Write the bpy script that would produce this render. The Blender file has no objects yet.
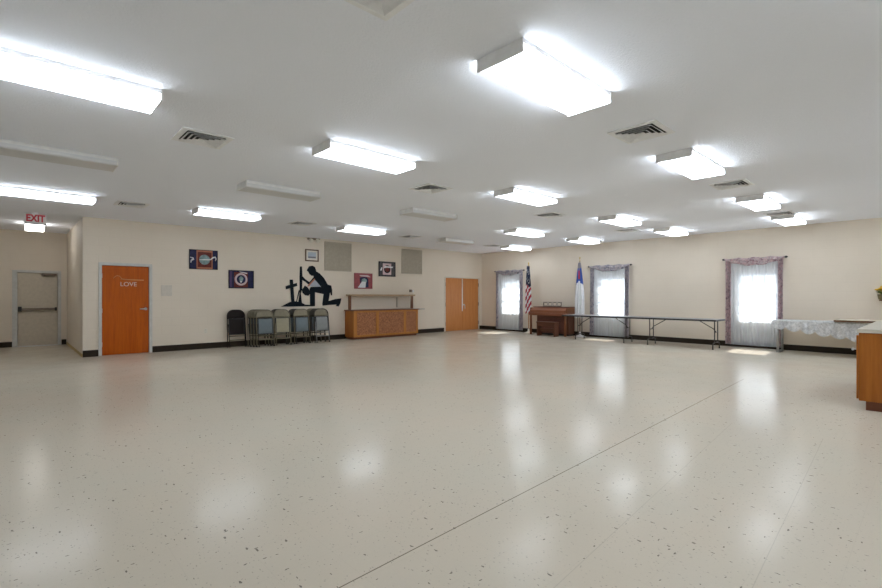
import bpy, bmesh, math, random
from mathutils import Vector, Matrix
random.seed(7)
C = bpy.context.scene.collection
sc = bpy.context.scene
PI = math.pi

# ------------------------------------------------------------------ helpers
class MB:
    """collects shapes in one bmesh and links them as one mesh object"""
    def __init__(s): s.bm = bmesh.new()
    def _faces(s, vs, quads, mi=0, smooth=False):
        for q in quads:
            try:
                f = s.bm.faces.new([vs[i] for i in q]); f.material_index = mi; f.smooth = smooth
            except ValueError: pass
    def box(s, x0, x1, y0, y1, z0, z1, bev=0.0, mi=0):
        b = bmesh.new()
        vs = [b.verts.new((x, y, z)) for x in (x0, x1) for y in (y0, y1) for z in (z0, z1)]
        for q in ((0,1,3,2),(4,6,7,5),(0,4,5,1),(2,3,7,6),(0,2,6,4),(1,5,7,3)): b.faces.new([vs[i] for i in q])
        if bev: bmesh.ops.bevel(b, geom=b.edges[:], offset=bev, segments=2, affect='EDGES', profile=.6)
        for f in b.faces: f.material_index = mi
        me = bpy.data.meshes.new('tmp'); b.to_mesh(me); b.free()
        n0 = len(s.bm.faces); s.bm.from_mesh(me); bpy.data.meshes.remove(me)
        return s
    def tube(s, path, r, n=8, cap=True, mi=0):
        P = [Vector(p) for p in path]; rings = []
        rs = r if isinstance(r, (list, tuple)) else [r]*len(P)
        up = None
        for i, p in enumerate(P):
            a = (P[i]-P[i-1]).normalized() if i else (P[1]-P[0]).normalized()
            c = (P[i+1]-P[i]).normalized() if i < len(P)-1 else a
            t = (a+c).normalized() if (a+c).length > 1e-6 else a
            if up is None:
                up = Vector((0,0,1)) if abs(t.z) < .9 else Vector((1,0,0))
            u = (up - t*up.dot(t)).normalized(); v = t.cross(u); up = u
            k = 1/max(.5, t.dot(a))
            rings.append([s.bm.verts.new(p + (u*math.cos(2*PI*j/n) + v*math.sin(2*PI*j/n))*rs[i]*(k if 0<i<len(P)-1 else 1)) for j in range(n)])
        for A, B in zip(rings, rings[1:]):
            for j in range(n):
                f = s.bm.faces.new([A[j], A[(j+1)%n], B[(j+1)%n], B[j]]); f.smooth = True; f.material_index = mi
        if cap:
            for R in (rings[0][::-1], rings[-1]):
                f = s.bm.faces.new(R); f.material_index = mi
        return s
    def lathe(s, prof, c=(0,0,0), n=20, mi=0, axis='z'):
        rings = []
        for r, h in prof:
            ring = []
            for j in range(n):
                a = 2*PI*j/n; x, y = r*math.cos(a), r*math.sin(a)
                p = (x, y, h) if axis == 'z' else ((x, h, y) if axis == 'y' else (h, x, y))
                ring.append(s.bm.verts.new(Vector(p)+Vector(c)))
            rings.append(ring)
        for A, B in zip(rings, rings[1:]):
            for j in range(n):
                f = s.bm.faces.new([A[j], A[(j+1)%n], B[(j+1)%n], B[j]]); f.smooth = True; f.material_index = mi
        for R in (rings[0][::-1], rings[-1]):
            f = s.bm.faces.new(R); f.material_index = mi
        return s
    def poly(s, pts, y0, y1, mi=0):
        """polygon in x-z, extruded along y"""
        a = [s.bm.verts.new((x, y0, z)) for x, z in pts]; b = [s.bm.verts.new((x, y1, z)) for x, z in pts]
        n = len(pts)
        F = [s.bm.faces.new(a), s.bm.faces.new(b[::-1])]
        for i in range(n): F.append(s.bm.faces.new([a[i], b[i], b[(i+1)%n], a[(i+1)%n]]))
        for f in F: f.material_index = mi
        return s
    def grid(s, fn, nu, nv, mi=None, smooth=True):
        V = [[s.bm.verts.new(fn(i/nu, j/nv)) for i in range(nu+1)] for j in range(nv+1)]
        for j in range(nv):
            for i in range(nu):
                f = s.bm.faces.new([V[j][i], V[j][i+1], V[j+1][i+1], V[j+1][i]]); f.smooth = smooth
                if mi: f.material_index = mi((i+.5)/nu, (j+.5)/nv)
        return s
    def build(s, name, mats, parent=None, loc=(0,0,0)):
        bmesh.ops.recalc_face_normals(s.bm, faces=s.bm.faces[:])
        me = bpy.data.meshes.new(name); s.bm.to_mesh(me); s.bm.free()
        for m in (mats if isinstance(mats, (list, tuple)) else [mats]): me.materials.append(m)
        o = bpy.data.objects.new(name, me); C.objects.link(o); o.location = loc
        if parent: o.parent = parent
        return o

def tag(o, label=None, cat=None, group=None, kind=None):
    if label: o['label'] = label
    if cat: o['category'] = cat
    if group: o['group'] = group
    if kind: o['kind'] = kind
    return o
def thing(name, label, cat, loc=(0,0,0), rot=(0,0,0), group=None):
    o = bpy.data.objects.new(name, None); C.objects.link(o); o.empty_display_size = .1
    o.location = loc; o.rotation_euler = rot
    return tag(o, label, cat, group)
def dup(root, loc, label, rot=None, group=None):
    r = root.copy(); C.objects.link(r); r.location = loc
    if rot: r.rotation_euler = rot
    r['label'] = label
    if group: r['group'] = group
    for ch in list(root.children):
        c = ch.copy(); C.objects.link(c); c.parent = r
        for g in list(ch.children):
            d = g.copy(); C.objects.link(d); d.parent = c
    return r
def struct(o, label, cat): return tag(o, label, cat, kind='structure')
def box(name, m, x0, x1, y0, y1, z0, z1, parent=None, bev=0):
    return MB().box(x0, x1, y0, y1, z0, z1, bev).build(name, m, parent)
def text(name, body, size, m, parent, loc, rot=(PI/2,0,0), ext=.001, offset=0.0):
    cu = bpy.data.curves.new(name, 'FONT'); cu.body = body; cu.size = size; cu.extrude = ext; cu.offset = offset
    cu.align_x = 'CENTER'; cu.align_y = 'CENTER'
    t = bpy.data.objects.new('tmp', cu); C.objects.link(t)
    me = bpy.data.meshes.new_from_object(t); bpy.data.objects.remove(t)
    me.name = name; me.materials.clear(); me.materials.append(m)
    o = bpy.data.objects.new(name, me); C.objects.link(o); o.parent = parent; o.location = loc; o.rotation_euler = rot
    return o

# ------------------------------------------------------------------ materials
class Nodes:
    def __init__(s, name):
        s.m = bpy.data.materials.new(name); s.m.use_nodes = True; s.t = s.m.node_tree; s.t.nodes.clear()
        s.out = s.t.nodes.new('ShaderNodeOutputMaterial')
    def n(s, typ, **kw):
        nd = s.t.nodes.new('ShaderNode'+typ)
        for k, v in kw.items():
            if k.startswith('i_'):
                key = k[2:]
                key = int(key) if key.isdigit() else key.replace('_', ' ')
                if isinstance(v, bpy.types.NodeSocket): s.t.links.new(v, nd.inputs[key])
                else: nd.inputs[key].default_value = v
            else: setattr(nd, k, v)
        return nd
    def math(s, op, a, b=0.0, clamp=False):
        return s.n('Math', operation=op, i_0=a, i_1=b, use_clamp=clamp).outputs[0]
    def coord(s): return s.n('TexCoord').outputs['Object']
    def mapped(s, scale=(1,1,1), rot=(0,0,0)): return s.n('Mapping', i_Vector=s.coord(), i_Scale=scale, i_Rotation=rot).outputs[0]
    def noise(s, vec, scale, detail=3, rough=.5, dist=0): return s.n('TexNoise', i_Vector=vec, i_Scale=scale, i_Detail=detail, i_Roughness=rough, i_Distortion=dist).outputs['Fac']
    def ramp(s, fac, stops, interp='LINEAR'):
        r = s.n('ValToRGB', i_Fac=fac); cr = r.color_ramp; cr.interpolation = interp
        while len(cr.elements) < len(stops): cr.elements.new(.5)
        for e, (p, c) in zip(cr.elements, stops): e.position = p; e.color = (*c, 1)
        return r.outputs[0]
    def mix(s, f, a, b):
        nd = s.n('Mix', data_type='RGBA'); 
        for k, v in ((0, f), (6, a), (7, b)):
            if isinstance(v, bpy.types.NodeSocket): s.t.links.new(v, nd.inputs[k])
            else: nd.inputs[k].default_value = v if k == 0 else (*v, 1)
        return nd.outputs[2]
    def bump(s, h, strength=.3, dist=.01): return s.n('Bump', i_Height=h, i_Strength=strength, i_Distance=dist).outputs[0]
    def bsdf(s, col, rough=.5, metal=0, spec=.5, normal=None, **kw):
        p = s.n('BsdfPrincipled', i_Roughness=rough, i_Metallic=metal)
        p.inputs['Specular IOR Level'].default_value = spec
        if isinstance(col, bpy.types.NodeSocket): s.t.links.new(col, p.inputs['Base Color'])
        else: p.inputs['Base Color'].default_value = (*col, 1)
        if normal: s.t.links.new(normal, p.inputs['Normal'])
        for k, v in kw.items(): p.inputs[k.replace('_', ' ')].default_value = v
        s.t.links.new(p.outputs[0], s.out.inputs[0]); return s.m
    def end(s, shader): s.t.links.new(shader, s.out.inputs[0]); return s.m

def plain(name, col, rough=.5, metal=0, spec=.5, var=.06, scale=14):
    N = Nodes(name); f = N.noise(N.coord(), scale)
    c = N.ramp(f, [(.3, tuple(v*(1-var) for v in col)), (.7, tuple(min(1, v*(1+var)) for v in col))])
    return N.bsdf(c, rough, metal, spec)
def wood(name, dark, light, rough=.35, axis='z', scale=1.0, spec=.4):
    N = Nodes(name)
    sx = {'z': (9, 9, .55), 'x': (.55, 9, 9), 'y': (9, .55, 9)}[axis]
    v = N.mapped(tuple(a*scale for a in sx))
    a = N.noise(v, 2.0, 5, .6, .8); b = N.noise(v, 11, 3, .6, .2)
    f = N.math('ADD', N.math('MULTIPLY', a, .72), N.math('MULTIPLY', b, .28))
    c = N.ramp(f, [(.28, dark), (.72, light)])
    return N.bsdf(c, rough, 0, spec, N.bump(b, .06, .002))

def block_wall(name, swap):
    """painted concrete block: faint joints, roller texture"""
    N = Nodes(name); sep = N.n('SeparateXYZ', i_0=N.coord())
    v = N.n('CombineXYZ', i_0=sep.outputs[1 if swap else 0], i_1=sep.outputs[2]).outputs[0]
    br = N.n('TexBrick', i_Vector=v, i_Scale=1.0, i_Mortar_Size=.006, i_Mortar_Smooth=.6, i_Brick_Width=.406, i_Row_Height=.2032)
    n1 = N.noise(N.coord(), 1.3, 4); n2 = N.noise(N.coord(), 90, 2)
    c = N.ramp(n1, [(.25, (.695, .62, .52)), (.75, (.73, .655, .555))])
    c = N.mix(N.math('MULTIPLY', br.outputs['Fac'], .10), c, (.50, .45, .37))
    h = N.math('ADD', N.math('MULTIPLY', br.outputs['Fac'], -1.0), N.math('MULTIPLY', n2, .25))
    return N.bsdf(c, .55, 0, .3, N.bump(h, .35, .003))

def make_floor_mat():
    N = Nodes('vinyl_tile_floor'); co = N.coord(); sep = N.n('SeparateXYZ', i_0=co); X, Y = sep.outputs[0], sep.outputs[1]
    base = N.ramp(N.noise(co, .7, 4), [(.3, (.645, .565, .46)), (.7, (.61, .565, .47))])
    base = N.mix(N.math('MULTIPLY', N.noise(co, 60, 3), .18), base, (.46, .43, .37))
    # dark chips in two sizes
    dist = N.n('TexNoise', i_Vector=co, i_Scale=55.0, i_Detail=2.0).outputs['Color']
    def chips(scale, stretch, thr, dens, rot):
        mp = N.n('Mapping', i_Vector=co, i_Scale=stretch, i_Rotation=(0, 0, rot)).outputs[0]
        vv = N.n('VectorMath', operation='ADD', i_0=mp, i_1=N.n('VectorMath', operation='SCALE', i_0=dist, i_Scale=.012).outputs[0]).outputs[0]
        vo = N.n('TexVoronoi', i_Vector=vv, i_Scale=scale, voronoi_dimensions='2D')
        sel = N.n('SeparateColor', i_0=vo.outputs['Color'])
        size = N.math('MULTIPLY', sel.outputs[1], thr)
        inside = N.math('LESS_THAN', vo.outputs['Distance'], size)
        pick = N.math('LESS_THAN', sel.outputs[0], dens)
        return N.math('MULTIPLY', inside, pick)
    f1 = chips(24, (1, .42, 1), .135, .16, .6)
    f2 = chips(26, (.40, 1, 1), .12, .16, 1.9)
    f3 = chips(62, (1, .6, 1), .22, .30, 1.1)
    c = N.mix(N.math('MULTIPLY', f3, .45), base, (.25, .21, .16))
    c = N.mix(N.math('MULTIPLY', N.math('MAXIMUM', f1, f2), .75), c, (.07, .055, .045))
    # faint 12 inch tile joints
    def joint(v):
        m = N.math('ABSOLUTE', N.math('SUBTRACT', N.math('FRACT', N.math('DIVIDE', v, .3048)), .5))
        return N.math('GREATER_THAN', m, .4955)
    j = N.math('MAXIMUM', joint(X), joint(Y))
    c = N.mix(N.math('MULTIPLY', j, .10), c, (.33, .29, .24))
    # long construction joints running up the hall
    def crack(y0, slope, w, x1):
        d = N.math('ABSOLUTE', N.math('SUBTRACT', Y, N.math('ADD', N.math('MULTIPLY', X, slope), y0)))
        return N.math('MULTIPLY', N.math('LESS_THAN', d, w), N.math('LESS_THAN', X, x1))
    c = N.mix(N.math('MULTIPLY', crack(1.81, .0355, .0035, 8.6), .8), c, (.10, .075, .05))
    c = N.mix(N.math('MULTIPLY', crack(1.05, .075, .002, 5.5), .22), c, (.2, .17, .13))
    c = N.mix(N.math('MULTIPLY', crack(.45, .05, .002, 5.5), .22), c, (.2, .17, .13))
    r = N.ramp(N.noise(co, 2.2, 4), [(.3, (.15,)*3), (.7, (.21,)*3)])
    m = N.bsdf(c, .13, 0, .07, N.bump(N.noise(co, 5, 2), .02, .004))
    p = [n for n in N.t.nodes if n.type == 'BSDF_PRINCIPLED'][0]; N.t.links.new(r, p.inputs['Roughness'])
    return m

def make_ceiling_mat():
    N = Nodes('textured_ceiling_paint')
    h = N.noise(N.coord(), 55, 4, .65); c = N.ramp(N.noise(N.coord(), .8, 3), [(.3, (.84, .87, .935)), (.7, (.855, .885, .95))])
    return N.bsdf(c, .9, 0, .1, N.bump(h, .55, .012))

def lens_mat(name, strength):
    """acrylic wrap lens; lit ones glow brighter over the two tubes"""
    N = Nodes(name); sep = N.n('SeparateXYZ', i_0=N.coord())
    y = N.math('ABSOLUTE', sep.outputs[1])
    band = N.ramp(y, [(.0, (.62,)*3), (.06, (.70,)*3), (.105, (1,)*3), (.15, (.92,)*3), (.20, (.85,)*3)])
    side = N.math('GREATER_THAN', sep.outputs[2], -.093)
    e = N.n('Emission', i_Strength=N.math('MULTIPLY', N.math('ADD', N.math('MULTIPLY', side, .75), .60), strength))
    tint = N.mix(1.0, (1,1,1), (.845, .92, 1.0))
    col = N.n('Mix', data_type='RGBA', blend_type='MULTIPLY'); col.inputs[0].default_value = 1
    N.t.links.new(band, col.inputs[6]); N.t.links.new(tint, col.inputs[7]); N.t.links.new(col.outputs[2], e.inputs[0])
    p = N.n('BsdfPrincipled', i_Roughness=.3); p.inputs['Base Color'].default_value = (.64, .65, .66, 1)
    a = N.n('AddShader', i_0=e.outputs[0], i_1=p.outputs[0])
    return N.end(a.outputs[0])

def sheer_mat():
    N = Nodes('white_sheer_voile')
    w = N.noise(N.mapped((60, 60, 2)), 1.0, 2)
    fac = N.math('ADD', .52, N.math('MULTIPLY', w, .32))
    tr = N.n('BsdfTransparent'); tl = N.n('BsdfTranslucent'); tl.inputs[0].default_value = (.62, .68, .75, 1)
    df = N.n('BsdfDiffuse'); df.inputs[0].default_value = (.86, .91, .97, 1)
    cl = N.n('MixShader', i_0=.5, i_1=tl.outputs[0], i_2=df.outputs[0])
    return N.end(N.n('MixShader', i_0=fac, i_1=tr.outputs[0], i_2=cl.outputs[0]).outputs[0])
def lace_mat():
    N = Nodes('white_lace'); co = N.mapped((1, 1, 1))
    v1 = N.n('TexVoronoi', i_Vector=co, i_Scale=26.0).outputs['Distance']; n1 = N.noise(co, 9, 3)
    v2 = N.n('TexVoronoi', i_Vector=co, i_Scale=75.0).outputs['Distance']
    hole = N.math('ADD', N.math('MULTIPLY', v2, .35), N.math('MULTIPLY', N.math('SUBTRACT', n1, .35), .7))
    fac = N.math('SUBTRACT', 1.0, N.math('MULTIPLY', hole, .8), True)
    tr = N.n('BsdfTransparent'); df = N.n('BsdfDiffuse', i_Color=N.ramp(N.noise(co, 24, 4, .6), [(.38, (.50, .54, .60)), (.58, (.80, .83, .87))]))
    tl = N.n('BsdfTranslucent'); tl.inputs[0].default_value = (.8, .82, .86, 1)
    cl = N.n('MixShader', i_0=.3, i_1=df.outputs[0], i_2=tl.outputs[0])
    return N.end(N.n('MixShader', i_0=fac, i_1=tr.outputs[0], i_2=cl.outputs[0]).outputs[0])
def floral_mat(name, cols, dot):
    N = Nodes(name); co = N.coord()
    v = N.n('TexVoronoi', i_Vector=co, i_Scale=11.0); n1 = N.noise(co, 17, 4, .65, .6)
    c = N.ramp(n1, [(p, c) for p, c in zip((.32, .42, .50, .57, .66), cols)])
    c = N.mix(N.math('MULTIPLY', N.math('LESS_THAN', v.outputs['Distance'], .25), .6), c, dot)
    p = N.n('BsdfDiffuse', i_Color=c); t = N.n('BsdfTranslucent', i_Color=c)
    return N.end(N.n('MixShader', i_0=.3, i_1=p.outputs[0], i_2=t.outputs[0]).outputs[0])
def glass_mat():
    N = Nodes('window_glass'); tr = N.n('BsdfTransparent'); gl = N.n('BsdfGlossy', i_Roughness=.02)
    return N.end(N.n('MixShader', i_0=.06, i_1=tr.outputs[0], i_2=gl.outputs[0]).outputs[0])
def mottled(name, dark, light, scale=42, rough=.6):
    N = Nodes(name); v = N.n('TexVoronoi', i_Vector=N.coord(), i_Scale=scale).outputs['Distance']; n1 = N.noise(N.coord(), 16, 4, .6)
    f = N.math('ADD', N.math('MULTIPLY', v, .5), N.math('MULTIPLY', n1, .6))
    return N.bsdf(N.ramp(f, [(.35, dark), (.7, light)]), rough, 0, .3, N.bump(f, .3, .004))

M = dict(
    wall_x=block_wall('beige_block_wall', False), wall_y=block_wall('beige_block_wall_side', True),
    floor=make_floor_mat(), ceil=make_ceiling_mat(),
    bounce_white=plain('bounce_white_paint', (.84, .84, .83), .7, var=.02),  # unseen walls made whiter than the rest to bounce light onto the ceiling
    base=plain('dark_rubber_base', (.030, .022, .015), .7, 0, .15), base_tan=plain('tan_base', (.42, .29, .11), .5),
    lens_on=lens_mat('lit_acrylic_lens', 7.0), lens_off=lens_mat('dark_acrylic_lens', 0.0),
    white_metal=plain('white_enamel', (.74, .74, .73), .4), white_trim=plain('white_trim_paint', (.78, .78, .77), .4),
    grey_trim=plain('pale_grey_frame_paint', (.55, .55, .53), .4),
    vent=plain('white_vent_metal', (.80, .81, .82), .45), dark=plain('dark_duct', (.012, .012, .012), .9),
    door=wood('orange_oak_door', (.36, .062, .002), (.56, .125, .004), .36, spec=.2),
    door_pale=wood('honey_oak_door', (.44, .165, .045), (.58, .245, .08), .38, spec=.3),
    cab=wood('orange_oak_cabinet', (.27, .078, .010), (.43, .15, .022), .38, spec=.25), cab_dark=wood('dark_cabinet_toe', (.10, .03, .01), (.16, .05, .018), .5, 'y'),
    oak=wood('golden_oak', (.36, .13, .022), (.53, .22, .042), .35), oak_x=wood('dark_oak_rail', (.13, .045, .018), (.22, .085, .035), .35, 'x'),
    oak_light=wood('tan_oak_shelf', (.33, .22, .12), (.46, .32, .18), .35, 'x'),
    cork=mottled('mottled_brown_panel', (.16, .06, .03), (.46, .20, .09)),
    organ=wood('brown_walnut', (.09, .034, .019), (.17, .068, .038), .35, 'y'), organ_r=wood('red_walnut', (.17, .058, .03), (.27, .105, .055), .32, 'y'),
    organ_side=wood('side_walnut', (.14, .05, .022), (.25, .095, .04), .32, 'z'), grillecloth=mottled('brown_speaker_cloth', (.10, .04, .031), (.18, .075, .058), 70),
    steel=plain('brushed_steel', (.6, .6, .58), .3, .9), grey_metal=plain('grey_metal', (.30, .30, .30), .4, .6), black_metal=plain('black_metal', (.02, .02, .02), .45),
    brown_metal=plain('brown_leg_metal', (.05, .042, .038), .4, .3), bar=plain('bronze_bar', (.17, .13, .10), .35, .5),
    olive=plain('olive_chair_metal', (.21, .185, .125), .4, .25), olive_dark=plain('dark_olive_tube', (.05, .043, .033), .4, .3),
    seat_grey=plain('blue_grey_seat_metal', (.115, .145, .16), .3, .35), seat_tan=plain('tan_seat_metal', (.29, .265, .185), .4, .2), seat_silver=plain('silver_grey_seat', (.20, .21, .21), .33, .35),
    brown_vinyl=plain('brown_black_vinyl', (.012, .006, .005), .5, 0, .25), foot=plain('rubber_foot', (.02, .02, .02), .7),
    laminate=plain('grey_laminate', (.30, .30, .30), .4), beige_lam=plain('beige_laminate', (.62, .57, .47), .4), brown_edge=plain('brown_edge_band', (.15, .075, .035), .45),
    sil=plain('black_blue_painted_metal', (.006, .010, .015), .75, 0, .12), pale=plain('pale_grey_blue', (.36, .38, .43), .6), rust=plain('rust_red', (.42, .15, .08), .6),
    navy=plain('navy_print', (.012, .015, .06), .4, 0, .2, var=.35), maroon=plain('maroon_print', (.13, .026, .02), .4, 0, .2, var=.25), teal=plain('teal_print', (.20, .30, .30), .3, var=.4), gold=plain('brass', (.55, .38, .12), .35, .7),
    print_white=plain('white_print', (.74, .74, .76), .3), pink=plain('pink_ring', (.60, .45, .46), .3), red_print=plain('dark_red_print', (.27, .04, .05), .35, var=.2), black=plain('black_print', (.012, .011, .012), .5, 0, .2), brown_frame=wood('brown_picture_frame', (.09, .05, .03), (.15, .085, .05), .4, 'x'),
    pale_blue=plain('pale_blue_print', (.42, .48, .56), .35), purple=plain('purple_print', (.05, .02, .10), .3),
    grille=plain('taupe_grille', (.44, .395, .315), .6), grille_d=plain('taupe_grille_groove', (.20, .18, .15), .7), plate=plain('beige_plate', (.59, .54, .47), .5), ivory=plain('ivory_plastic', (.70, .66, .57), .4),
    red=plain('flag_red', (.45, .03, .05), .8), flag_white=plain('flag_white', (.80, .80, .82), .8), flag_blue=plain('flag_blue', (.03, .09, .38), .8), flag_navy=plain('flag_navy', (.012, .022, .055), .8), grey_cloth=plain('grey_cloth', (.20, .19, .22), .8),
    exit_red=plain('exit_red', (.55, .012, .03), .5), exit_face=plain('exit_face_plastic', (.72, .66, .64), .4),
    letter=plain('pale_decal', (.70, .60, .52), .5), letter_o=plain('orange_decal', (.62, .30, .12), .5),
    hall_door=plain('beige_door_paint', (.56, .50, .405), .45), sheer=sheer_mat(), lace=lace_mat(), floral=floral_mat('pink_floral_print', [(.16, .13, .17), (.42, .27, .30), (.56, .53, .55), (.60, .38, .40), (.74, .71, .72)], (.54, .32, .35)), floral_grey=floral_mat('grey_floral_print', [(.10, .12, .17), (.28, .27, .33), (.50, .49, .52), (.42, .34, .38), (.66, .65, .66)], (.36, .30, .34)), glass=glass_mat(),
    yellow=plain('yellow_petal', (.75, .47, .02), .6), green=plain('leaf_green', (.08, .14, .03), .6), pot=plain('olive_pot', (.16, .13, .05), .5), counter=plain('beige_countertop', (.56, .53, .46), .35),
)
def glowing(name, col, st):
    N = Nodes(name); return N.end(N.n('Emission', i_Color=(*col, 1), i_Strength=st).outputs[0])

# ------------------------------------------------------------------ setting
XB, YA, HC = 14.0, 12.62, 3.05       # right wall plane, left wall plane, ceiling height
XN, YR, YH, XS = -2.2, -3.0, 16.4, 1.15
struct(box('floor', M['floor'], XN-.2, XB+.2, YR-.2, YH+.2, -.1, 0), 'shiny cream speckled tile floor with a long dark joint', 'floor')
struct(box('ceiling', M['ceil'], XN-.2, XB+.2, YR-.2, YH+.2, HC, HC+.1), 'flat white textured ceiling carrying the lamps', 'ceiling')
def wall_holes(name, axis, p0, p1, a0, a1, holes, m, label):
    """wall slab p0..p1 thick, along a0..a1, with rectangular holes (h0,h1,z0,z1)"""
    mb = MB(); cuts = sorted(holes); pos = a0
    def bx(s0, s1, z0, z1):
        if s1-s0 < 1e-4 or z1-z0 < 1e-4: return
        if axis == 'x': mb.box(s0, s1, p0, p1, z0, z1)
        else: mb.box(p0, p1, s0, s1, z0, z1)
    for h0, h1, z0, z1 in cuts:
        bx(pos, h0, 0, HC); bx(h0, h1, 0, z0); bx(h0, h1, z1, HC); pos = h1
    bx(pos, a1, 0, HC)
    if axis == 'x': mb.box(a0, a1, p1, p1+.06, 0, HC)
    return struct(mb.build(name, m), label, 'wall')
D1 = (1.47, 2.41); DD = (11.96, 13.82); HD = (.10, .985)
WIN = [(10.59, 11.57), (6.57, 7.57), (2.69, 3.63)]; WZ = (.72, 1.95)
wall_holes('wall_left', 'x', YA, YA+.2, XS, XB+.2, [(*D1, 0, 2.03), (*DD, 0, 2.04)], M['wall_x'], 'long beige painted block wall with posters, chairs and doors')
wall_holes('wall_right', 'y', XB, XB+.2, YR-.2, YA, [(*w, *WZ) for w in reversed(WIN)], M['wall_y'], 'beige painted block wall with three curtained windows')
wall_holes('wall_hall_end', 'x', YH, YH+.2, XN-.2, XS+.2, [(*HD, 0, 1.97)], M['wall_x'], 'beige wall at the end of the side hall behind the exit sign')
struct(box('wall_hall_side', M['wall_y'], XS, XS+.2, YA+.2, YH, 0, HC), 'beige side wall of the hall recess beside the orange door', 'wall')
struct(box('wall_near', M['bounce_white'], XN-.2, XN, YR-.2, YH, 0, HC), 'unseen wall left of the viewpoint, whitened to bounce light', 'wall')
struct(box('wall_rear', M['bounce_white'], XN, XB, YR-.2, YR, 0, HC), 'unseen wall behind the viewpoint, whitened to bounce light', 'wall')
# baseboards
mb = MB()
for a, b in ((XS, 1.425), (2.455, 11.90), (13.87, XB-.014)): mb.box(a, b, YA-.013, YA-.001, 0, .145, .003)
struct(mb.build('baseboard_left', M['base']), 'dark rubber baseboard along the poster wall', 'baseboard')
struct(MB().box(XB-.013, XB-.001, YR+.02, YA-.001, 0, .14, .003).build('baseboard_right', M['base']), 'dark rubber baseboard under the windows', 'baseboard')
mb = MB()
for a, b in ((XN+.02, .05), (1.035, XS-.014)): mb.box(a, b, YH-.013, YH-.001, 0, .14, .003)
struct(mb.build('baseboard_hall', M['base']), 'dark baseboard beside the beige exit door', 'baseboard')
struct(MB().box(XS-.013, XS-.001, YA+.002, YH-.015, 0, .07, .003).build('baseboard_hall_side', M['base_tan']), 'tan baseboard strip along the hall side wall', 'baseboard')

# windows
for k, (a, b) in enumerate(WIN):
    root = MB(); x = XB+.06
    for s0, s1, z0, z1 in ((a, a+.045, *WZ), (b-.045, b, *WZ), (a, b, WZ[0], WZ[0]+.045), (a, b, WZ[1]-.045, WZ[1])):
        root.box(x, x+.1, s0, s1, z0, z1)
    w = struct(root.build('window_%d' % (k+1), M['white_trim']), ['white sash window nearest the double doors', 'white sash window behind the left folding table', 'white sash window beside the lace covered table'][k], 'window')
    zm = 1.335
    for z0, z1, dx in ((WZ[0]+.045, zm+.02, .0), (zm-.02, WZ[1]-.045, .03)):
        s = MB(); xx = x+.02+dx
        for s0, s1, c0, c1 in ((a+.045, a+.08, z0, z1), (b-.08, b-.045, z0, z1), (a+.045, b-.045, z0, z0+.04), (a+.045, b-.045, z1-.04, z1)):
            s.box(xx, xx+.03, s0, s1, c0, c1)
        so = s.build('sash', M['white_trim'], w)
        m_ = MB()
        for q in (1, 2): yy = a+.08+(b-a-.16)*q/3; m_.box(xx+.005, xx+.025, yy-.009, yy+.009, z0+.04, z1-.04)
        zz = (z0+z1)/2; m_.box(xx+.005, xx+.025, a+.08, b-.08, zz-.009, zz+.009)
        m_.build('muntins', M['white_trim'], so)
        MB().box(xx+.013, xx+.017, a+.08, b-.08, z0+.04, z1-.04).build('pane', M['glass'], so)
    MB().box(XB-.03, XB+.06, a-.03, b+.03, WZ[0]-.03, WZ[0], .004).build('window_sill', M['white_trim'], w)

# doors
def door_frame(parent, x0, x1, zt, y, m, w=.06, d=.2):
    f = MB()
    f.box(x0-w, x0, y-.02, y+.10, 0, zt+w); f.box(x1, x1+w, y-.02, y+.10, 0, zt+w); f.box(x0, x1, y-.02, y+.10, zt, zt+w)
    return f.build('door_frame', m, parent)
d1 = struct(MB().box(1.492, 2.388, YA+.03, YA+.075, .008, 2.012, .003).build('door_1', M['door']), 'orange oak door with LOVE lettered in pale vinyl', 'door')
f = MB()
for a, b, c, d in ((1.43, 1.488, 0, 2.075), (2.392, 2.45, 0, 2.075), (1.488, 2.392, 2.016, 2.075)): f.box(a, b, YA-.02, YA+.12, c, d)
f.build('door_frame', M['grey_trim'], d1)
h = MB(); h.lathe([(.0,0),(.032,0),(.032,.012),(.012,.016),(.012,.05)][::1], (2.325, YA+.028, 1.03), 14, axis='y')
h = MB(); h.tube([(2.325, YA+.032, 1.03), (2.325, YA+.022, 1.03)], .033, 14); h.tube([(2.325, YA+.03, 1.03), (2.325, YA-.025, 1.03), (2.20, YA-.03, 1.028)], .011, 8)
h.build('handle', M['steel'], d1)
text('lettering', 'LOVE', .135, M['letter'], d1, (1.99, YA+.029, 1.595))
s = MB(); s.tube([(1.70+.165*t, YA+.029, 1.69+.10*math.sin(PI*t*.8+.35)) for t in [i/8 for i in range(9)]], .006, 6); s.tube([(1.84, YA+.029, 1.715), (2.05, YA+.029, 1.70), (2.29, YA+.029, 1.70)], .011, 6)
tag(s.build('swirl', M['letter_o'], d1), 'pale orange swirl decal')
hg = MB()
for z in (.25, 1.0, 1.78): hg.tube([(1.49, YA+.022, z-.05), (1.49, YA+.022, z+.05)], .009, 8)
hg.build('hinges', M['steel'], d1)
leafs = [('door_2', 11.985, 12.885, 'left leaf of the honey oak double doors'), ('door_3', 12.893, 13.795, 'right leaf of the honey oak double doors')]
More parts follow.
